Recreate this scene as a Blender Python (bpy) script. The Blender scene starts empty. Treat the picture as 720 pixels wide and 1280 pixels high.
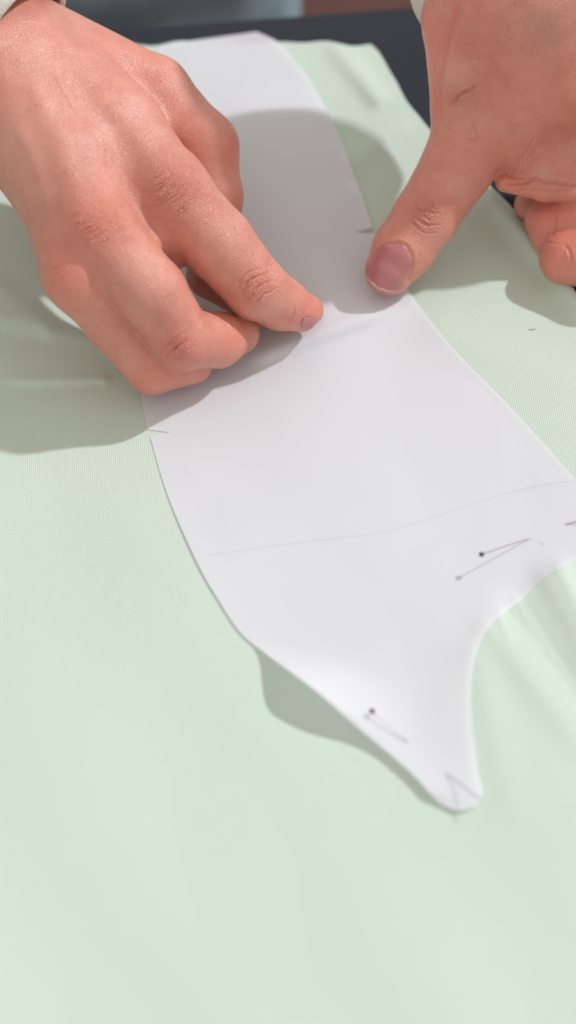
import bpy, math, random
import numpy as np
from mathutils import Vector

# ---------------------------------------------------------------- camera, world, light
C = bpy.context.scene.collection
S = bpy.context.scene
CM = 0.01                                   # everything below is laid out in centimetres
PITCH = math.radians(52); DIST = 80.0; LENS = 80.0; SENS = 20.25
FPX = LENS / SENS * 720.0
FW = np.array([0, math.cos(PITCH), -math.sin(PITCH)])
UP = np.array([0, math.sin(PITCH), math.cos(PITCH)])
RT = np.array([1.0, 0, 0])
CAM = -FW * DIST

def P(px, py, z=0.0):
    """table point (cm) at height z lying on the sight line of a point of the photograph"""
    px = np.asarray(px, float); py = np.asarray(py, float); z = np.asarray(z, float)
    a = (px - 360) / FPX; b = (640 - py) / FPX
    d = FW + a[..., None] * RT + b[..., None] * UP
    t = (z - CAM[2]) / d[..., 2]
    return CAM + d * t[..., None]

def proj(p):
    q = p - CAM
    w = q @ FW
    return 360 + FPX * (q @ RT) / w, 640 - FPX * (q @ UP) / w, w

cd = bpy.data.cameras.new('camera'); cam = bpy.data.objects.new('camera', cd); C.objects.link(cam)
cam.location = Vector(CAM * CM); cam.rotation_euler = (math.pi / 2 - PITCH, 0, 0)
cd.sensor_fit = 'HORIZONTAL'; cd.sensor_width = SENS; cd.lens = LENS
cd.clip_start = 0.02; cd.clip_end = 60
S.camera = cam
cd.dof.use_dof = True
cd.dof.focus_distance = float(((P(330, 430, 1.5) - CAM) @ FW) * CM)
cd.dof.aperture_fstop = 4.5

w = bpy.data.worlds.new('World'); S.world = w; w.use_nodes = True
bg = w.node_tree.nodes['Background']
bg.inputs[0].default_value = (1.0, 0.968, 0.90, 1); bg.inputs[1].default_value = 0.68
SUNDIR = np.array([0.92, 0.48, 1.0])
sd = bpy.data.lights.new('key_light', 'SUN'); sun = bpy.data.objects.new('key_light', sd); C.objects.link(sun)
sd.energy = 2.25; sd.angle = math.radians(1.6); sd.color = (0.93, 0.965, 1.0)
sun.rotation_euler = Vector(-SUNDIR).to_track_quat('-Z', 'Y').to_euler()
sun.location = Vector(SUNDIR)
S.view_settings.view_transform = 'Standard'; S.view_settings.look = 'None'
S.view_settings.exposure = 0.10; S.view_settings.gamma = 1
S.render.resolution_x = 576; S.render.resolution_y = 1024

# ---------------------------------------------------------------- helpers
def nodes_mat(name):
    m = bpy.data.materials.new(name); m.use_nodes = True
    nt = m.node_tree; b = nt.nodes['Principled BSDF']
    return m, nt, b
def N(nt, t, **kw):
    n = nt.nodes.new(t)
    for k, v in kw.items():
        if k in n.inputs: n.inputs[k].default_value = v
        else: setattr(n, k, v)
    return n
def L(nt, a, b): nt.links.new(a, b)
def coords(nt, scale=(1, 1, 1), rot=(0, 0, 0)):
    tc = N(nt, 'ShaderNodeTexCoord'); mp = N(nt, 'ShaderNodeMapping')
    mp.inputs['Scale'].default_value = scale; mp.inputs['Rotation'].default_value = rot
    L(nt, tc.outputs['Object'], mp.inputs[0]); return mp.outputs[0]
def mix(nt, fac, a, b, mode='MIX'):
    m = N(nt, 'ShaderNodeMix', data_type='RGBA', blend_type=mode)
    for s, v in ((m.inputs[0], fac), (m.inputs[6], a), (m.inputs[7], b)):
        if hasattr(v, 'is_linked'): L(nt, v, s)
        else: s.default_value = v if not isinstance(v, tuple) else (*v, 1)[:4]
    return m.outputs[2]
def math_n(nt, op, a, b=0.0):
    m = N(nt, 'ShaderNodeMath', operation=op)
    for s, v in ((m.inputs[0], a), (m.inputs[1], b)):
        if hasattr(v, 'is_linked'): L(nt, v, s)
        else: s.default_value = v
    return m.outputs[0]
def ramp(nt, x, lo, hi):
    m = N(nt, 'ShaderNodeMapRange'); L(nt, x, m.inputs[0]); m.inputs[1].default_value = lo; m.inputs[2].default_value = hi
    return m.outputs[0]

def mesh_obj(name, V, F, mat, parent=None, smooth=True, attrs=None):
    V = np.asarray(V, float) * CM
    me = bpy.data.meshes.new(name)
    if isinstance(F, np.ndarray):
        n = F.shape[1]
        me.vertices.add(len(V)); me.vertices.foreach_set('co', V.astype(np.float32).ravel())
        me.loops.add(F.size); me.loops.foreach_set('vertex_index', F.astype(np.int32).ravel())
        me.polygons.add(len(F)); me.polygons.foreach_set('loop_start', np.arange(0, F.size, n, dtype=np.int32))
        me.polygons.foreach_set('loop_total', np.full(len(F), n, dtype=np.int32))
        me.update(calc_edges=True)
    else:
        me.from_pydata(V.tolist(), [], F); me.update()
    me.polygons.foreach_set('use_smooth', [smooth] * len(me.polygons))
    for k, v in (attrs or {}).items():
        a = me.attributes.new(k, 'FLOAT', 'POINT'); a.data.foreach_set('value', np.asarray(v, np.float32))
    me.validate()
    o = bpy.data.objects.new(name, me); C.objects.link(o)
    if mat: me.materials.append(mat)
    if parent:
        o.parent = parent; o.location = -parent.matrix_world.translation if False else (0, 0, 0)
        o.matrix_parent_inverse = parent.matrix_basis.inverted()
    return o
def tag(o, label=None, cat=None, group=None, kind=None):
    for k, v in (('label', label), ('category', cat), ('group', group), ('kind', kind)):
        if v: o[k] = v
    return o
def thing(name, loc, label, cat, group=None):
    o = bpy.data.objects.new(name, None); C.objects.link(o); o.location = Vector(np.asarray(loc, float) * CM)
    o.empty_display_size = 0.01
    return tag(o, label, cat, group)
def sstep(x, a, b):
    t = np.clip((x - a) / (b - a), 0, 1); return t * t * (3 - 2 * t)
def seg_dist(px, py, a, b):
    """distance and 0..1 position along a segment"""
    a = np.array(a, float); b = np.array(b, float); ab = b - a
    t = np.clip(((px - a[0]) * ab[0] + (py - a[1]) * ab[1]) / (ab @ ab), 0, 1)
    return np.hypot(px - a[0] - t * ab[0], py - a[1] - t * ab[1]), t
def tube(pts, rad, n=12, cap=True):
    pts = [np.array(p, float) for p in pts]; V = []; F = []
    rad = rad if hasattr(rad, '__len__') else [rad] * len(pts)
    t0 = pts[1] - pts[0]; ref = np.array([0, 0, 1.0]) if abs(t0[2]) < .9 * np.linalg.norm(t0) else np.array([1.0, 0, 0])
    for i, p in enumerate(pts):
        t = pts[min(i + 1, len(pts) - 1)] - pts[max(i - 1, 0)]; t /= np.linalg.norm(t)
        u = np.cross(t, ref); u /= np.linalg.norm(u); v = np.cross(t, u)
        for k in range(n):
            a = 2 * math.pi * k / n
            V.append(p + rad[i] * (math.cos(a) * u + math.sin(a) * v))
    for i in range(len(pts) - 1):
        for k in range(n):
            F.append((i * n + k, i * n + (k + 1) % n, (i + 1) * n + (k + 1) % n, (i + 1) * n + k))
    if cap:
        F.append(tuple(range(n))); F.append(tuple((len(pts) - 1) * n + k for k in range(n)))
    return V, F
def ball(c, r, n=16, sq=(1, 1, 1)):
    V = []; F = []
    for i in range(n + 1):
        th = math.pi * i / n
        for k in range(n):
            a = 2 * math.pi * k / n
            V.append(np.array(c) + r * np.array([math.sin(th) * math.cos(a) * sq[0], math.sin(th) * math.sin(a) * sq[1], math.cos(th) * sq[2]]))
    for i in range(n):
        for k in range(n):
            F.append((i * n + k, i * n + (k + 1) % n, (i + 1) * n + (k + 1) % n, (i + 1) * n + k))
    return V, F
def solid(o, th):
    m = o.modifiers.new('thickness', 'SOLIDIFY'); m.thickness = th * CM; m.offset = -1

# ---------------------------------------------------------------- materials
def cloth_mat():
    m, nt, b = nodes_mat('mint_cotton')
    co = coords(nt, (100, 100, 100), (0, 0, math.radians(-4)))
    big = N(nt, 'ShaderNodeTexNoise', Scale=0.12, Detail=4.0); L(nt, co, big.inputs['Vector'])
    col = mix(nt, ramp(nt, big.outputs[0], .35, .65), (.60, .695, .61), (.62, .71, .63))
    fn = N(nt, 'ShaderNodeTexNoise', Scale=16.0, Detail=3.0); L(nt, co, fn.inputs['Vector'])
    col = mix(nt, math_n(nt, 'MULTIPLY', fn.outputs[0], .12), col, (.54, .70, .52))
    L(nt, col, b.inputs['Base Color'])
    wx = N(nt, 'ShaderNodeTexWave', wave_type='BANDS', bands_direction='X', Scale=4.5, Distortion=.6, Detail=1.0); L(nt, co, wx.inputs['Vector'])
    wy = N(nt, 'ShaderNodeTexWave', wave_type='BANDS', bands_direction='Y', Scale=5.5, Distortion=.8, Detail=1.0); L(nt, co, wy.inputs['Vector'])
    s = math_n(nt, 'ADD', wx.outputs['Fac'], math_n(nt, 'MULTIPLY', wy.outputs['Fac'], .6))
    s = math_n(nt, 'ADD', s, math_n(nt, 'MULTIPLY', fn.outputs[0], 1.2))
    bp = N(nt, 'ShaderNodeBump', Strength=.55, Distance=.00025); L(nt, s, bp.inputs['Height'])
    L(nt, bp.outputs[0], b.inputs['Normal'])
    b.inputs['Roughness'].default_value = .9; b.inputs['Specular IOR Level'].default_value = .15
    b.inputs['Sheen Weight'].default_value = .12; b.inputs['Sheen Roughness'].default_value = .5
    return m
def paper_mat():
    m, nt, b = nodes_mat('white_paper')
    co = coords(nt, (100, 100, 100))
    n1 = N(nt, 'ShaderNodeTexNoise', Scale=.35, Detail=4.0); L(nt, co, n1.inputs['Vector'])
    n2 = N(nt, 'ShaderNodeTexNoise', Scale=25.0, Detail=4.0); L(nt, co, n2.inputs['Vector'])
    col = mix(nt, ramp(nt, n1.outputs[0], .3, .7), (.86, .835, .915), (.88, .855, .93))
    L(nt, col, b.inputs['Base Color'])
    bp = N(nt, 'ShaderNodeBump', Strength=.12, Distance=.0002); L(nt, n2.outputs[0], bp.inputs['Height'])
    L(nt, bp.outputs[0], b.inputs['Normal'])
    b.inputs['Roughness'].default_value = .62; b.inputs['Specular IOR Level'].default_value = .3
    # thin sheet: some light passes through it
    tr = N(nt, 'ShaderNodeBsdfTranslucent'); tr.inputs[0].default_value = (.95, .95, .95, 1)
    mx = N(nt, 'ShaderNodeMixShader'); mx.inputs[0].default_value = .38
    out = nt.nodes['Material Output']
    L(nt, b.outputs[0], mx.inputs[1]); L(nt, tr.outputs[0], mx.inputs[2]); L(nt, mx.outputs[0], out.inputs[0])
    return m
def skin_mat():
    m, nt, b = nodes_mat('skin')
    co = coords(nt, (100, 100, 100))
    red = N(nt, 'ShaderNodeAttribute', attribute_name='red'); pale = N(nt, 'ShaderNodeAttribute', attribute_name='pale')
    wr = N(nt, 'ShaderNodeAttribute', attribute_name='wrinkle')
    n1 = N(nt, 'ShaderNodeTexNoise', Scale=1.3, Detail=5.0, Roughness=.6); L(nt, co, n1.inputs['Vector'])
    n2 = N(nt, 'ShaderNodeTexNoise', Scale=7.0, Detail=5.0, Roughness=.65); L(nt, co, n2.inputs['Vector'])
    base = mix(nt, ramp(nt, n1.outputs[0], .35, .65), (.615, .235, .178), (.69, .30, .228))
    base = mix(nt, math_n(nt, 'MULTIPLY', ramp(nt, n2.outputs[0], .45, .75), .35), base, (.57, .19, .125))
    rf = math_n(nt, 'MULTIPLY', red.outputs['Fac'], math_n(nt, 'ADD', .55, math_n(nt, 'MULTIPLY', n1.outputs[0], .7)))
    base = mix(nt, rf, base, (.72, .225, .165))
    base = mix(nt, pale.outputs['Fac'], base, (.80, .44, .345))
    # small freckles
    vo = N(nt, 'ShaderNodeTexVoronoi', Scale=.9); L(nt, co, vo.inputs['Vector'])
    fr = math_n(nt, 'SUBTRACT', 1.0, ramp(nt, vo.outputs['Distance'], .03, .07))
    base = mix(nt, math_n(nt, 'MULTIPLY', fr, .45), base, (.32, .13, .08))
    L(nt, base, b.inputs['Base Color'])
    b.inputs['Subsurface Weight'].default_value = .45
    b.inputs['Subsurface Radius'].default_value = (1.0, .35, .2); b.inputs['Subsurface Scale'].default_value = .004
    rr = N(nt, 'ShaderNodeMapRange'); L(nt, n2.outputs[0], rr.inputs[0]); rr.inputs[3].default_value = .26; rr.inputs[4].default_value = .42
    L(nt, rr.outputs[0], b.inputs['Roughness']); b.inputs['Specular IOR Level'].default_value = .6
    # fine skin relief
    v2 = N(nt, 'ShaderNodeTexVoronoi', Scale=9.0, feature='DISTANCE_TO_EDGE')
    wv = N(nt, 'ShaderNodeTexNoise', Scale=9.0, Detail=2.0); L(nt, co, wv.inputs['Vector'])
    add = N(nt, 'ShaderNodeVectorMath', operation='MULTIPLY_ADD'); L(nt, wv.outputs['Color'], add.inputs[0]); add.inputs[1].default_value = (.12, .12, .12); L(nt, co, add.inputs[2])
    L(nt, add.outputs[0], v2.inputs['Vector'])
    e = ramp(nt, v2.outputs['Distance'], 0, .22)
    n3 = N(nt, 'ShaderNodeTexNoise', Scale=22.0, Detail=4.0); L(nt, co, n3.inputs['Vector'])
    hsum = math_n(nt, 'ADD', e, math_n(nt, 'MULTIPLY', n3.outputs[0], .8))
    st = N(nt, 'ShaderNodeMapRange'); L(nt, wr.outputs['Fac'], st.inputs[0]); st.inputs[3].default_value = .2; st.inputs[4].default_value = .65
    bp = N(nt, 'ShaderNodeBump', Distance=.0006); L(nt, hsum, bp.inputs['Height']); L(nt, st.outputs[0], bp.inputs['Strength'])
    bp2 = N(nt, 'ShaderNodeBump', Distance=.0012, Strength=.25); L(nt, n2.outputs[0], bp2.inputs['Height']); L(nt, bp.outputs[0], bp2.inputs['Normal'])
    L(nt, bp2.outputs[0], b.inputs['Normal'])
    return m
def plain(name, col, rough=.6, metal=0.0, noise=0.0, nscale=5.0, bump=0.0, spec=.4, sss=0.0, coat=0.0):
    m, nt, b = nodes_mat(name)
    co = coords(nt, (100, 100, 100))
    n = N(nt, 'ShaderNodeTexNoise', Scale=nscale, Detail=5.0); L(nt, co, n.inputs['Vector'])
    c = mix(nt, math_n(nt, 'MULTIPLY', n.outputs[0], noise), tuple(col), tuple(x * .5 for x in col))
    L(nt, c, b.inputs['Base Color'])
    b.inputs['Roughness'].default_value = rough; b.inputs['Metallic'].default_value = metal
    b.inputs['Specular IOR Level'].default_value = spec; b.inputs['Coat Weight'].default_value = coat
    if sss:
        b.inputs['Subsurface Weight'].default_value = sss; b.inputs['Subsurface Radius'].default_value = (1, .4, .3); b.inputs['Subsurface Scale'].default_value = .002
    if bump:
        bp = N(nt, 'ShaderNodeBump', Strength=bump, Distance=.001); L(nt, n.outputs[0], bp.inputs['Height']); L(nt, bp.outputs[0], b.inputs['Normal'])
    return m
M_cloth = cloth_mat(); M_paper = paper_mat(); M_skin = skin_mat()
M_felt = plain('charcoal_felt', (.045, .049, .06), .95, noise=.6, nscale=9, bump=.5, spec=.1)
M_floor = plain('red_brown_floor', (.10, .032, .025), .6, noise=.7, nscale=.2)
M_denim = plain('blue_denim', (.32, .42, .48), .9, noise=.8, nscale=.9, bump=.5, spec=.1)
M_knit = plain('cream_jersey', (.70, .66, .60), .9, noise=.25, nscale=8, bump=.5, spec=.1)
M_edge = plain('table_edge_trim', (.05, .052, .06), .6, noise=.2)
M_steel = plain('pin_steel', (.42, .33, .35), .28, metal=.85)
M_head = plain('maroon_glass', (.055, .006, .014), .15, coat=.8, spec=.6)
M_line = plain('pencil_graphite', (.64, .64, .65), .7)
M_nail = plain('nail_keratin', (.56, .195, .205), .22, noise=.35, nscale=2, spec=.5, sss=.3, coat=.5)
M_nailtip = plain('nail_free_edge', (.68, .50, .41), .4, sss=.1)
M_thread = plain('dark_green_thread', (.26, .38, .32), .8)

# ---------------------------------------------------------------- setting: floor and table
fy = 160
V = [(-160, -160, -75), (160, -160, -75), (160, 260, -75), (-160, 260, -75)]
o = mesh_obj('floor', V, [(0, 1, 2, 3)], M_floor, smooth=False); tag(o, kind='structure')

e1 = P(170, 31); e2 = P(520, 4); dv = (e2 - e1) / np.linalg.norm(e2 - e1)
far_l = e1 - dv * 70; far_r = e2 + dv * 60
table = thing('work_table', (0, 0, -74), 'work table topped with charcoal grey felt, under the green cloth', 'table')
def prism(poly, z0, z1):
    n = len(poly); V = [(p[0], p[1], z1) for p in poly] + [(p[0], p[1], z0) for p in poly]
    F = [tuple(range(n)), tuple(range(2 * n - 1, n - 1, -1))] + [(i, i + n, (i + 1) % n + n, (i + 1) % n) for i in range(n)]
    return V, F
poly = [(far_l[0], -45), (far_r[0], -45), (far_r[0], far_r[1]), (far_l[0], far_l[1])]
V, F = prism(poly, -2.6, -.01)
tt = mesh_obj('tabletop', V, F, M_felt, table, smooth=False)
bv = tt.modifiers.new('b', 'BEVEL'); bv.width = .004; bv.segments = 4
for lx, ly in ((far_l[0] + 6, -39), (far_r[0] - 6, -39), (far_r[0] - 6, far_r[1] - 8), (far_l[0] + 6, far_l[1] - 6)):
    V, F = prism([(lx - 2.5, ly - 2.5), (lx + 2.5, ly - 2.5), (lx + 2.5, ly + 2.5), (lx - 2.5, ly + 2.5)], -75, -2.6)
    mesh_obj('leg', V, F, M_edge, table, smooth=False)

# ---------------------------------------------------------------- cloth and paper sheets
def cloth_h(px, py):
    """height (cm) of the cloth surface over the table"""
    h = np.full(np.shape(px), .06)
    def ridge(a, b, amp, wd, taper=.5):
        d, t = seg_dist(px, py, a, b)
        return amp * np.exp(-(d / wd) ** 2) * (1 - taper * t)
    h = h + ridge((612, 782), (735, 940), .17, 20, .6)
    h = h + ridge((690, 722), (760, 850), .30, 22, .3)
    h = h + ridge((640, 752), (770, 930), -.10, 14, .3)
    h = h + ridge((596, 815), (640, 1010), .10, 22, .7)
    h = h + ridge((470, 120), (420, 60), .25, 14)
    h = h + ridge((560, 420), (700, 470), .10, 30)
    h = h + ridge((-60, 380), (150, 430), .30, 16)
    h = h + ridge((-40, 330), (60, 410), .22, 12)
    h = h + ridge((20, 475), (130, 473), .16, 7, .2)
    h = h + ridge((642, 748), (676, 806), .09, 7, .8) + ridge((624, 768), (640, 806), .08, 6, .8) + ridge((702, 710), (742, 790), .18, 11, .5)
    h = h + ridge((618, 246), (730, 380), .55, 16, .2)
    h = h + ridge((440, 200), (500, 160), .2, 15)
    h = h + .05 * np.sin(px * .011 + py * .006 + 1.2) + .04 * np.sin(px * .021 - py * .013)
    return np.maximum(h, .02) + .03
def interp(pts):
    ys = [p[1] for p in pts]; xs = [p[0] for p in pts]
    return lambda y: np.interp(y, ys, xs)
def catmull(pts, n=8):
    pts = [np.array(p, float) for p in pts]; out = []
    for i in range(len(pts) - 1):
        p0 = pts[max(i - 1, 0)]; p1 = pts[i]; p2 = pts[i + 1]; p3 = pts[min(i + 2, len(pts) - 1)]
        for k in range(n):
            t = k / n
            out.append(.5 * ((2 * p1) + (-p0 + p2) * t + (2 * p0 - 5 * p1 + 4 * p2 - p3) * t * t + (-p0 + 3 * p1 - 3 * p2 + p3) * t ** 3))
    out.append(pts[-1]); return out
def sheet(name, rows, left, right, zf, nc, mat, th, u=None, wavy=0.0):
    u = np.linspace(0, 1, nc) if u is None else u
    Y = np.repeat(np.array(rows)[:, None], len(u), 1)
    l = np.array([left(y) for y in rows])[:, None]; r = np.array([right(y) for y in rows])[:, None]
    X = l + (r - l) * u[None]
    Y = Y + wavy * (np.sin(X * .045) + .7 * np.sin(X * .101 + 1)) * np.clip((160 - Y) / 106, 0, 1)
    Z = zf(X, Y); W = P(X, Y, Z).reshape(-1, 3)
    nr, nn = X.shape
    idx = np.arange(nr * nn).reshape(nr, nn)
    F = np.stack([idx[:-1, :-1], idx[1:, :-1], idx[1:, 1:], idx[:-1, 1:]], -1).reshape(-1, 4)
    o = mesh_obj(name, W, F, mat)
    if th: solid(o, th)
    return o

cl_r = interp(catmull([(463, 54), (474, 66), (488, 90), (496, 103), (508, 126), (524, 146), (541, 166), (572, 198), (606, 226), (640, 259), (690, 318), (722, 368), (780, 455), (880, 620), (960, 800), (1000, 1100), (1000, 1700)], 6))
rows = np.concatenate([np.linspace(54, 1000, 400), np.linspace(1006, 1700, 60)])
uu = np.concatenate([np.linspace(0, .4, 40, endpoint=False), np.linspace(.4, 1, 380)])
cloth = sheet('fabric_sheet', rows, lambda y: -420.0, cl_r, cloth_h, 210, M_cloth, .05, uu, wavy=2.2)
tag(cloth, 'pale mint green cotton fabric spread over the dark table', 'fabric')

pl_pts = catmull([(214, 56), (196, 66), (186, 160), (176, 300), (172, 430), (178, 500), (184, 534)], 5)
pl2 = catmull([(188, 547), (210, 620), (245, 700), (272, 748), (300, 790), (332, 817), (370, 845), (400, 868), (445, 908), (490, 945), (520, 972), (545, 1000), (560, 1009), (572, 1013)], 5)
left_pts = [(318, 40)] + pl_pts + [(184.5, 536.8), (213, 540.4), (187, 545)] + pl2
pr1 = catmull([(322, 40), (348, 53), (368, 76), (388, 102), (422, 165), (448, 232), (465, 282)], 5)
pr2 = catmull([(469, 291), (488, 330), (515, 370), (545, 410), (580, 450), (618, 488), (650, 522), (690, 566), (722, 602), (752, 636), (762, 662), (752, 684), (722, 700), (680, 722), (645, 755), (615, 780), (602, 800), (593, 828), (589, 865), (590, 900), (594, 940), (600, 975), (603, 985), (601, 999), (592, 1008), (576, 1013)], 5)
right_pts = pr1 + [(466, 284), (444, 290.5), (469, 292)] + pr2[1:]
pl_f = interp(sorted(left_pts, key=lambda p: p[1])); pr_f = interp(sorted(right_pts, key=lambda p: p[1]))
def lift(px, py):
    # the loose left edge between the pins stands off the cloth, pins hold the sheet down
    e = pl_f(py); d = np.maximum(px - e, 0)
    a = sstep(py, 803, 856) * (1 - sstep(py, 862, 948)) * 1.0 + sstep(py, 900, 950) * (1 - sstep(py, 985, 1012)) * .22
    z = a * np.exp(-(d / 48.0) ** 1.6)
    # small roll in the sheet between the two hands
    dd, t = seg_dist(px, py, (300, 452), (540, 366))
    z = z + .28 * np.exp(-(dd / 13) ** 2) * sstep(t, 0, .15) * (1 - sstep(t, .6, 1))
    z = z + .10 * np.exp(-((px - pr_f(py)) / 40) ** 2) * sstep(py, 740, 820)
    dd, t = seg_dist(px, py, (350, 850), (620, 760)); z = z + .13 * np.exp(-(dd / 26) ** 2)
    dd, t = seg_dist(px, py, (300, 640), (620, 560)); z = z + .06 * np.exp(-(dd / 30) ** 2)
    z = z + .12 * (1 - sstep(py, 40, 130))
    dd, t = seg_dist(px, py, (330, 190), (400, 340)); z = z + .55 * np.exp(-(dd / 80) ** 2) * sstep(py, 60, 160)
    z = z + .04 * sstep(py, 560, 700) * (1 - sstep(np.abs(px - e), 0, 40))
    return z
def paper_h(px, py):
    f = np.clip(np.minimum(px - pl_f(py), pr_f(py) - px) / 40, 0, 1)
    return cloth_h(px, py) + .035 + .03 * f + lift(px, py)
rows = sorted(set(np.round(np.concatenate([np.linspace(40, 1013, 420), [534, 536.8, 540.4, 545, 282, 284, 290.5, 292]]), 3)))
paper = sheet('paper_pattern', rows, pl_f, pr_f, paper_h, 150, M_paper, 0)
tag(paper, 'white paper sewing pattern piece with curved edges pinned on the mint fabric', 'pattern')
def on_paper(px, py, dz=0.0): return P(px, py, paper_h(np.float64(px), np.float64(py)) + dz)
def strip(pts, wd, dz):
    """thin drawn line lying on the paper"""
    V = []; F = []
    for i, (x, y) in enumerate(pts):
        x0, y0 = pts[max(i - 1, 0)]; x1, y1 = pts[min(i + 1, len(pts) - 1)]
        l = math.hypot(x1 - x0, y1 - y0); nx, ny = -(y1 - y0) / l, (x1 - x0) / l
        V += [on_paper(x + nx * wd, y + ny * wd, dz), on_paper(x - nx * wd, y - ny * wd, dz)]
        if i: F.append((2 * i - 2, 2 * i - 1, 2 * i + 1, 2 * i))
    return V, F
line = catmull([(256, 695), (330, 684), (410, 674), (480, 665), (530, 650), (580, 634), (640, 615), (700, 603), (735, 600)], 14)
V, F = strip(line, .2, .012)
mesh_obj('pencil_line', V, F, M_line, paper)

# ---------------------------------------------------------------- pins
def pin(head, entry, hz, label, exit_=None, has_head=True, ez=0.0, hr=.095):
    a = on_paper(head[0], head[1], hz); b = on_paper(*entry, ez)
    root = thing('dressmaking_pin', b, label, 'pin', 'pins holding the paper pattern to the fabric')
    pts = [a + (b - a) * t for t in np.linspace(0, 1, 8)]
    if exit_:
        c = on_paper(*exit_, .02); pts += [b + (c - b) * .5 - np.array([0, 0, .10]), c]
    V, F = tube(pts, [.018] * (len(pts) - 1) + [.012], 10)
    mesh_obj('shaft', V, F, M_steel, root)
    if has_head:
        V, F = ball(a, hr, 18, (1, 1, .95)); mesh_obj('pin_head', V, F, M_head, root)
    return root
pin((602, 693), (664, 672), .85, 'dark maroon headed pin at the right, throwing a long thin shadow on the white paper', (678, 680))
pin((785, 634), (706, 656), .55, 'pin whose bare tip just shows at the right edge of the photo')
pin((465, 889), (510, 928), .28, 'dark headed pin near the lower left paper edge, beside the lifted flap')
pin((601, 1000), (557, 966), .60, 'pin at the narrow lowest tip of the paper pattern', has_head=False)

c = [P(661, 411.5, .10), P(665, 412, .11), P(670, 410.5, .10)]
V, F = tube(c, .013, 8)
o = mesh_obj('thread_snippet', V, F, M_thread); tag(o, 'tiny green snippet of thread lying on the mint fabric right of the paper', 'thread')

# ---------------------------------------------------------------- hands: signed distance field -> surface nets
def cap_d(X, a, b, r1, r2):
    ab = b - a; t = np.clip(((X - a) @ ab) / max(ab @ ab, 1e-9), 0, 1).astype(np.float32)
    q = X - a - t[..., None] * ab
    return np.sqrt((q * q).sum(-1)) - (r1 + (r2 - r1) * t)
def smin(a, b, k):
    h = np.clip(.5 + .5 * (b - a) / k, 0, 1)
    return b + (a - b) * h - k * h * (1 - h)
def surface_nets(D, org, vx):
    nx, ny, nz = D.shape; ins = D < 0
    def corner(i, j, k): return (slice(i, nx - 1 + i), slice(j, ny - 1 + j), slice(k, nz - 1 + k))
    cnt = sum(ins[corner(i, j, k)].astype(np.int8) for i in (0, 1) for j in (0, 1) for k in (0, 1))
    act = (cnt > 0) & (cnt < 8)
    ids = -np.ones(act.shape, np.int64); A = np.argwhere(act); ids[act] = np.arange(len(A))
    pos = np.zeros((len(A), 3)); num = np.zeros(len(A))
    cs = [(i, j, k) for i in (0, 1) for j in (0, 1) for k in (0, 1)]
    for c1 in cs:
        for c2 in cs:
            if sum(abs(a - b) for a, b in zip(c1, c2)) == 1 and c1 < c2:
                d1 = D[A[:, 0] + c1[0], A[:, 1] + c1[1], A[:, 2] + c1[2]]; d2 = D[A[:, 0] + c2[0], A[:, 1] + c2[1], A[:, 2] + c2[2]]
                x = (d1 < 0) != (d2 < 0); t = np.where(x, d1 / np.where(x, d1 - d2, 1), 0)
                p = np.array(c1) + t[:, None] * (np.array(c2) - np.array(c1))
                pos[x] += p[x]; num[x] += 1
    V = org + (A + pos / num[:, None]) * vx
    F = []
    for ax in range(3):
        s = [slice(None)] * 3; s2 = [slice(None)] * 3; s[ax] = slice(0, -1); s2[ax] = slice(1, None)
        ch = ins[tuple(s)] != ins[tuple(s2)]
        E = np.argwhere(ch); o1, o2 = [a for a in range(3) if a != ax]
        ok = (E[:, o1] > 0) & (E[:, o2] > 0) & (E[:, o1] < ids.shape[o1]) & (E[:, o2] < ids.shape[o2]) & (E[:, ax] < ids.shape[ax])
        E = E[ok]
        def g(a, b):
            Q = E.copy(); Q[:, o1] -= a; Q[:, o2] -= b; return ids[Q[:, 0], Q[:, 1], Q[:, 2]]
        q = np.stack([g(1, 1), g(0, 1), g(0, 0), g(1, 0)], 1)
        first = ins[E[:, 0], E[:, 1], E[:, 2]]
        flip = first if ax != 1 else ~first
        q[~flip] = q[~flip][:, ::-1]
        F.append(q)
    F = np.concatenate(F); F = F[(F >= 0).all(1)]
    return V, F
def J(px, py, z): return P(px, py, z)
def chain_d(X, pts, k=.18):
    """pts: (px, py, z, radius)"""
    d = None
    for a, b in zip(pts[:-1], pts[1:]):
        c = cap_d(X, J(*a[:3]), J(*b[:3]), a[3], b[3])
        d = c if d is None else smin(d, c, k)
    return d
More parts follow.
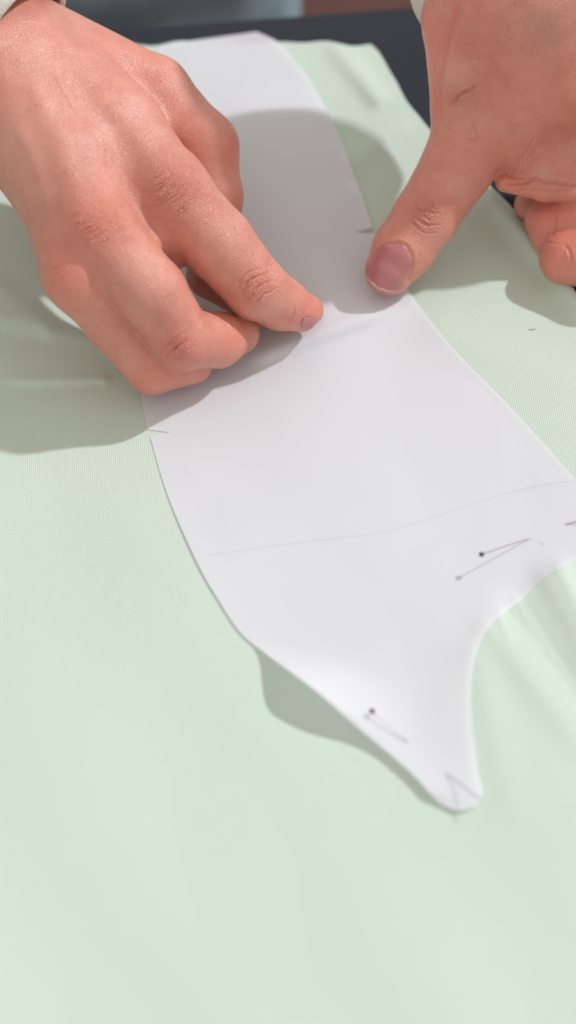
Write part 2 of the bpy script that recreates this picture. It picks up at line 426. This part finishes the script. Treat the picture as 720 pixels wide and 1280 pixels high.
def build_hand(palm, fingers, extra, vx, kp=.9, kf=.10, kpf=.55, lo=None, hi=None):
    allp = [(J(*p[:3]), p[3]) for ch in palm + fingers + [e[0] for e in extra] for p in ch]
    mn = np.min([c - r for c, r in allp], 0) - .3; mx = np.max([c + r for c, r in allp], 0) + .3
    if lo is not None: mn = np.maximum(mn, lo)
    if hi is not None: mx = np.minimum(mx, hi)
    n = np.ceil((mx - mn) / vx).astype(int)
    g = [mn[i] + np.arange(n[i]) * vx for i in range(3)]
    prims = [('p', ch, 0) for ch in palm] + [('f', ch, 0) for ch in fingers] + [('e', ch, k) for ch, k in extra]
    def field(X):
        dp = df = None
        for t, ch, k in prims:
            c = chain_d(X, ch, .3 if t == 'p' else .18)
            if t == 'p': dp = c if dp is None else smin(dp, c, kp)
            elif t == 'f': df = c if df is None else smin(df, c, kf)
        d = smin(dp, df, kpf)
        for t, ch, k in prims:
            if t == 'e':
                c = chain_d(X, ch); d = smin(d, c, k) if k > 0 else -smin(-d, c, -k)
        return d
    B = 12; nb = (n + B - 1) // B
    D = np.empty(tuple(nb * B), np.float32)
    cen = np.stack(np.meshgrid(*[mn[i] + (np.arange(nb[i]) + .5) * B * vx for i in range(3)], indexing='ij'), -1).astype(np.float32)
    dc = field(cen); half = B * vx * .5 * 1.75 + .25
    loc = np.stack(np.meshgrid(*[np.arange(B) * vx] * 3, indexing='ij'), -1).astype(np.float32)
    D[:] = np.repeat(np.repeat(np.repeat(dc, B, 0), B, 1), B, 2)
    todo = np.argwhere(np.abs(dc) < half)
    for q in range(0, len(todo), 200):                  # only the blocks the surface can cross
        bl = todo[q:q + 200]
        X = (mn + bl * B * vx).astype(np.float32)[:, None, None, None, :] + loc[None]
        d = field(X)
        for m_, b_ in enumerate(bl):
            D[b_[0] * B:(b_[0] + 1) * B, b_[1] * B:(b_[1] + 1) * B, b_[2] * B:(b_[2] + 1) * B] = d[m_]
    return surface_nets(D, mn, vx)
def normals(V, F):
    fn = np.cross(V[F[:, 2]] - V[F[:, 0]], V[F[:, 3]] - V[F[:, 1]])
    n = np.zeros_like(V)
    for k in range(4): np.add.at(n, F[:, k], fn)
    return n / np.maximum(np.linalg.norm(n, axis=1), 1e-9)[:, None]
def surf_pt(V, px, py, vp=None):
    """visible surface point of a mesh under a sight line"""
    x, y, wd = vp if vp is not None else proj(V)
    d = np.hypot(x - px, y - py); m = d < max(3.0, d.min() + 2)
    i = np.argwhere(m)[:, 0]; return V[i[np.argmin(wd[i])]]
def grooves(V, Nn, lines, vp):
    off = np.zeros(len(V))
    for pts, wd, dp in lines:
        cp = [surf_pt(V, x, y, vp) for x, y in catmull([np.array(p, float) for p in pts], 4)]
        dmin = np.full(len(V), 9.0); tt = np.zeros(len(V)); n = len(cp) - 1
        lo = np.min(cp, 0) - .6; hi = np.max(cp, 0) + .6
        sel = np.argwhere(((V > lo) & (V < hi)).all(1))[:, 0]; Vs = V[sel]
        for i in range(n):
            a, b = cp[i], cp[i + 1]; ab = b - a; q = max(ab @ ab, 1e-6)
            t = np.clip(((Vs - a) @ ab) / q, 0, 1); d = np.linalg.norm(Vs - a - t[:, None] * ab, axis=1)
            m = d < dmin[sel]; s2 = sel[m]; dmin[s2] = d[m]; tt[s2] = (i + t[m]) / n
        env = np.sin(np.pi * np.clip(tt * .9 + .05, 0, 1)) ** .7
        x = dmin / wd
        off += env * dp * (-np.exp(-x * x) + .45 * np.exp(-((x - 1.9) / .9) ** 2)) * (dmin < 1)
    return off
def blob(V, spots, vp):
    """soft 0..1 mask around surface points: (px, py, radius cm, strength)"""
    a = np.zeros(len(V))
    for x, y, r, s in spots:
        c = surf_pt(V, x, y, vp); a = np.maximum(a, s * np.exp(-(np.linalg.norm(V - c, axis=1) / r) ** 2))
    return a

person = thing('person', P(0, 0, 0) + np.array([0, 10, 0]), 'person in cream sleeves holding the paper pattern down with both hands', 'person')

VX = .043
# hand pinching the paper (left in the photo)
palm = [
    [(-200, -60, 9.5, 2.5), (10, 72, 7.4, 2.25), (140, 165, 6.4, 1.9), (212, 240, 5.9, 1.36)],
    [(-200, 0, 9.5, 2.5), (0, 110, 7.3, 2.3), (85, 208, 6.6, 1.75), (122, 288, 5.9, 1.32)],
    [(-200, 30, 9.0, 2.4), (0, 110, 6.8, 2.2), (84, 250, 5.7, 1.5), (98, 348, 4.7, 1.10)],
    [(-200, 40, 8.0, 2.2), (8, 112, 6.0, 2.0), (75, 245, 4.8, 1.45), (90, 345, 3.8, 1.0)],
    [(40, 70, 6.4, 2.2), (190, 118, 5.4, 1.45), (256, 182, 4.8, 1.15)],
]
fingers = [
    [(212, 240, 5.9, 1.36), (272, 304, 4.7, 1.30), (320, 360, 3.2, 1.14), (352, 380, 2.3, .96), (374, 389, 1.7, .78)],
    [(122, 288, 5.9, 1.32), (188, 366, 4.6, 1.27), (228, 424, 2.9, 1.12), (272, 425, 1.9, 1.0), (298, 417, 1.4, .78)],
    [(98, 348, 4.7, 1.10), (146, 408, 3.2, 1.02), (190, 460, 1.6, .94), (240, 455, 1.15, .75)],
    [(90, 345, 3.8, 1.0), (128, 395, 2.2, .85), (170, 425, 1.3, .8), (200, 430, 1.0, .6)],
    [(256, 182, 4.8, 1.15), (268, 245, 3.9, 1.05), (266, 342, 2.0, .95), (325, 380, 1.2, .84), (386, 388, .85, .56)],
]
extra = [([(212, 226, 6.3, 1.1), (222, 240, 6.1, 1.05)], .4), ([(160, 262, 5.6, .95), (196, 296, 4.9, .85), (212, 318, 4.2, .62)], .45)]
def hand_mesh(palm, fingers, extra, lines, redspots, palespots, wrspots, label=None, **kw):
    V, F = build_hand(palm, fingers, extra, VX, **kw)
    Nn = normals(V, F); vp = proj(V)
    rng = np.random.default_rng(3)
    off = grooves(V, Nn, lines, vp)
    V2 = V + Nn * off[:, None]
    red = blob(V, redspots, vp); pale = blob(V, palespots, vp); wr = blob(V, wrspots, vp)
    return mesh_obj('hand', V2, F, M_skin, person, attrs={'red': red, 'pale': pale, 'wrinkle': wr}), V
def fan(c, ax, half, n, step, dp, seed=1):
    # short irregular skin creases running across a knuckle
    rg = random.Random(seed + int(c[0])); out = []
    for i in range(n):
        t = (i - (n - 1) / 2) * step + rg.uniform(-2, 2); h = half * rg.uniform(.45, .9) * (1 - .5 * abs(2 * i / (n - 1) - 1)); q = rg.uniform(-.25, .25) * half
        sx, sy = -ax[1], ax[0]; b = rg.uniform(1, 5)
        out.append(([(c[0] + ax[0] * t + sx * (q - h), c[1] + ax[1] * t + sy * (q - h)), (c[0] + ax[0] * (t + b) + sx * q, c[1] + ax[1] * (t + b) + sy * q),
                     (c[0] + ax[0] * t + sx * (q + h), c[1] + ax[1] * t + sy * (q + h))], .03, dp))
    return out
linesA = [
    ([(300, 372), (312, 354), (338, 340)], .05, .05), ([(308, 380), (322, 362), (345, 350)], .05, .05),
    ([(296, 362), (308, 346), (330, 334)], .04, .03), ([(318, 386), (330, 372), (350, 360)], .04, .04),
    ([(30, 80), (70, 170), (95, 250)], .30, -.035), ([(110, 95), (160, 155), (200, 215)], .32, -.035), ([(20, 160), (48, 230), (66, 300)], .22, -.03), ([(70, 90), (100, 140), (140, 180), (150, 215)], .10, -.02), ([(140, 215), (136, 190), (150, 160)], .09, .012),
    ([(358, 408), (368, 396), (372, 380)], .04, .035),
    ([(205, 448), (222, 436), (238, 424)], .05, .05), ([(200, 440), (216, 428), (232, 416)], .04, .04),
    ([(212, 456), (228, 446), (243, 434)], .04, .035),
] + fan((212, 242), (.72, .69), 34, 9, 7, .042) + fan((112, 284), (.6, .8), 30, 8, 7, .038) + fan((224, 436), (.5, .8), 26, 5, 6, .03) + fan((66, 335), (.5, .85), 22, 5, 6, .025) + fan((270, 300), (.66, .75), 40, 7, 11, .02) + fan((318, 362), (.7, .7), 26, 5, 6, .02)
redA = [(215, 240, 1.3, .5), (120, 275, 1.3, .8), (75, 330, 1.1, .7), (320, 362, .8, .55), (222, 438, .8, .75), (186, 480, .7, .5), (392, 398, .7, .9), (165, 60, 1.8, .3), (300, 425, .7, .6), (285, 190, 1.2, .3)]
paleA = [(20, 200, 2.2, .4), (150, 120, 1.5, .1), (175, 340, 1.0, .35), (290, 300, 1.0, .25), (345, 385, .6, .35)]
wrA = [(215, 235, 1.6, 1), (120, 275, 1.5, .9), (320, 362, .9, .9), (222, 438, .9, .9), (270, 250, 1.6, .6), (180, 380, 1.4, .6)]
handA, VA = hand_mesh(palm, fingers, extra, linesA, redA, paleA, wrA, lo=np.array([-25, -40, 0.12]))

# hand holding the sheet with its thumb (right in the photo)
palm = [
    [(740, -260, 14.0, 2.7), (650, -20, 10.0, 2.8), (680, 88, 6.6, 2.45), (760, 120, 4.8, 1.7)],
    [(700, -240, 13.5, 2.4), (588, 25, 8.2, 1.75), (590, 125, 5.6, 1.55)],
    [(810, -200, 14.0, 2.4), (792, 62, 6.9, 2.25), (900, 120, 4.8, 1.5)],
    [(632, 132, 5.2, 2.0), (664, 188, 3.5, 1.6), (800, 203, 2.9, 1.6)],
]
fingers = [
    [(602, 138, 5.3, 1.60), (572, 208, 3.9, 1.36), (533, 270, 2.7, 1.22), (504, 312, 1.85, 1.16), (487, 338, 1.4, .94)],
    [(870, 230, 3.2, 1.2), (770, 262, 2.2, .98), (681, 276, 1.4, .78)],
    [(870, 300, 1.6, 1.0), (780, 328, 1.5, 1.1), (706, 324, 1.05, .98)],
    [(860, 225, 2.4, 1.0), (664, 257, .85, .66)],
]
extra = [([(630, 230, 3.4, .3), (680, 238, 3.1, .4), (760, 240, 2.9, .45)], .3), ([(688, 300, 1.0, .72), (740, 302, 1.3, .85), (800, 300, 1.8, .9)], .3)]
def ring(c, ax, hl, hw):
    # nail fold: a groove round the nail, open at the free edge
    pts = []
    for k in range(11):
        a = math.radians(-125 + 25 * k); u = math.sin(a); v = -math.cos(a)
        pts.append((c[0] + ax[0] * v * hl - ax[1] * u * hw, c[1] + ax[1] * v * hl + ax[0] * u * hw))
    return [(pts, .07, .035)]
linesB = [
    ([(512, 268), (530, 282), (552, 284)], .05, .045), ([(516, 256), (532, 266), (552, 268)], .05, .045),
    ([(508, 276), (528, 292), (548, 294)], .04, .03), ([(524, 246), (540, 254), (556, 256)], .04, .025),
    ([(556, 136), (572, 122), (596, 108)], .06, .075), ([(552, 146), (566, 132), (582, 122)], .05, .03),
    ([(546, 142), (547, 95), (558, 52), (580, 5)], .16, .09), ([(600, 175), (590, 160), (594, 150)], .05, .04), ([(575, 172), (592, 178), (606, 168)], .05, .04),

    ([(548, 152), (560, 165), (590, 172)], .05, .03),
    ([(630, 232), (670, 226), (720, 228)], .06, .07), ([(640, 242), (680, 238), (716, 240)], .05, .04),
    ([(640, 215), (660, 190), (668, 176)], .06, .04), ([(648, 222), (668, 204), (690, 196)], .05, .035),
    ([(688, 262), (693, 276), (689, 292)], .06, .045), ([(704, 304), (712, 322), (709, 346)], .06, .045), ([(662, 296), (690, 302), (720, 298)], .06, .03),
] + fan((533, 270), (-.5, .86), 34, 6, 6, .022) + ring((487, 336), (-.5, .86), 33, 29)
redB = [(480, 360, .7, .7), (530, 272, .9, .5), (660, 235, 1.3, .8), (690, 268, 1.2, .8), (700, 320, 1.3, .7), (535, 60, 1.1, .8), (535, 120, .9, .8), (690, 120, 2.2, .5), (620, 190, 1.2, .4)]
paleB = [(560, 90, .9, .5), (575, 150, .8, .35), (700, 30, 1.8, .3), (545, 300, .6, .25), (680, 222, .6, .5)]
wrB = [(532, 270, 1.0, 1), (580, 130, 1.2, .9), (670, 228, 1.5, .8), (690, 30, 2.0, .6)]
handB, VB = hand_mesh(palm, fingers, extra, linesB, redB, paleB, wrB, lo=np.array([-40, -40, 0.12]))

# ---------------------------------------------------------------- nails
def nail(hand, V, ctr, axis_px, half_l, half_w, name='fingernail', tip=.82, lift_=.0):
    """nail plate laid over the finger: ctr and axis in photo points, sizes in photo points"""
    m = np.linalg.norm(V - surf_pt(V, ctr[0], ctr[1]), axis=1) < 2.2; V = V[m]
    vp = proj(V); ax = np.array(axis_px, float); ax /= np.linalg.norm(ax); sx = np.array([-ax[1], ax[0]])
    nu, nv = 25, 41; W = np.zeros((nv, nu, 3))
    for j in range(nv):
        for i in range(nu):
            v = -1 + 2 * j / (nv - 1); u = -1 + 2 * i / (nu - 1)
            wv = (1 - abs(v) ** 2.6) ** (1 / 2.6) if v < 0 else (1 - abs(v) ** 3.4) ** (1 / 3.4)
            q = np.array(ctr) + ax * v * half_l + sx * u * half_w * max(wv, .12)
            W[j, i] = surf_pt(V, q[0], q[1], vp)
    for _ in range(14):                                    # fair the sampled surface
        W[1:-1, 1:-1] = .4 * W[1:-1, 1:-1] + .15 * (W[:-2, 1:-1] + W[2:, 1:-1] + W[1:-1, :-2] + W[1:-1, 2:])
        W[1:-1, 0] = .5 * W[1:-1, 0] + .25 * (W[:-2, 0] + W[2:, 0]); W[1:-1, -1] = .5 * W[1:-1, -1] + .25 * (W[:-2, -1] + W[2:, -1])
    du = np.gradient(W, axis=1); dv_ = np.gradient(W, axis=0); n = np.cross(du, dv_); n /= np.maximum(np.linalg.norm(n, axis=2), 1e-9)[..., None]
    n[(n @ -FW) < 0] *= -1
    U = np.linspace(-1, 1, nu)[None, :]; Vv = np.linspace(-1, 1, nv)[:, None]
    prof = .012 + .06 * (1 - np.abs(U) ** 2.4) * np.clip((Vv + 1) * 3, 0, 1) + .03 * sstep(Vv, .5, 1)
    W = W + n * (prof * half_w / 28 + lift_)[..., None]
    W = W.reshape(-1, 3); idx = np.arange(nu * nv).reshape(nv, nu)
    F = np.stack([idx[:-1, :-1], idx[1:, :-1], idx[1:, 1:], idx[:-1, 1:]], -1).reshape(-1, 4)
    o = mesh_obj(name, W, F, M_nail, hand)
    o.data.materials.append(M_nailtip)
    mi = np.zeros(len(F), np.int32); jj = np.arange(nv - 1)[:, None].repeat(nu - 1, 1); ii = np.arange(nu - 1)[None].repeat(nv - 1, 0)
    lim = (nv - 1) * (1 + tip) / 2 - 3.0 * (np.abs(2 * (ii + .5) / (nu - 1) - 1) ** 2)
    mi[(jj >= lim).ravel()] = 1
    o.data.polygons.foreach_set('material_index', mi)
    solid(o, .03); return o
nail(handB, VB, (486, 335), (-.50, .86), 30, 26.5, tip=.86)
nail(handA, VA, (391, 408), (.9, .42), 13, 10, tip=.6)

# ---------------------------------------------------------------- clothing of the person
def sleeve(pts, rads, mat=M_knit):
    pts3 = catmull([P(*p) for p in pts], 8); rr = np.interp(np.linspace(0, 1, len(pts3)), np.linspace(0, 1, len(rads)), rads)
    V, F = tube(pts3, list(rr), 40, cap=False)
    V = np.array(V); k = np.arange(len(V)); ring = k // 40
    cen = np.array([pts3[i] for i in ring]); a = (k % 40) / 40 * 2 * np.pi
    s = 1 + .03 * np.sin(a * 3 + ring * .35) + .025 * np.sin(a * 5 - ring * .6) + .03 * np.sin(ring * .9)
    V = cen + (V - cen) * s[:, None]
    o = mesh_obj('sleeve', V, F, mat, person); solid(o, .25); return o
sleeve([(22, 52, 7.7), (-60, -6, 8.6), (-200, -90, 10.5), (-420, -240, 16)], [2.95, 3.15, 3.8, 4.6])
sleeve([(586, 8, 6.2), (644, -70, 10.0), (700, -150, 12.4), (770, -300, 15), (900, -480, 20)], [2.4, 3.3, 3.5, 4.2, 5.0])
# denim apron over the lap, just beyond the table edge
V = []; F = []
xr = P(378, 4, 0)[0]; cx = xr - 17; cy = e1[1] + 9.5
nz, na = 24, 64
for i in range(nz):
    z = -48 + 50 * i / (nz - 1)
    for k in range(na):
        a = 2 * math.pi * k / na
        s = 1 + .015 * math.sin(a * 9 + z * .12) + .012 * math.sin(a * 17 - z * .2)
        V.append((cx + 17 * s * math.copysign(abs(math.cos(a)) ** .8, math.cos(a)), cy + 8.5 * s * math.copysign(abs(math.sin(a)) ** .8, math.sin(a)), z))
for i in range(nz - 1):
    for k in range(na): F.append((i * na + k, i * na + (k + 1) % na, (i + 1) * na + (k + 1) % na, (i + 1) * na + k))
F.append(tuple((nz - 1) * na + k for k in range(na)))
mesh_obj('apron', V, F, M_denim, person)
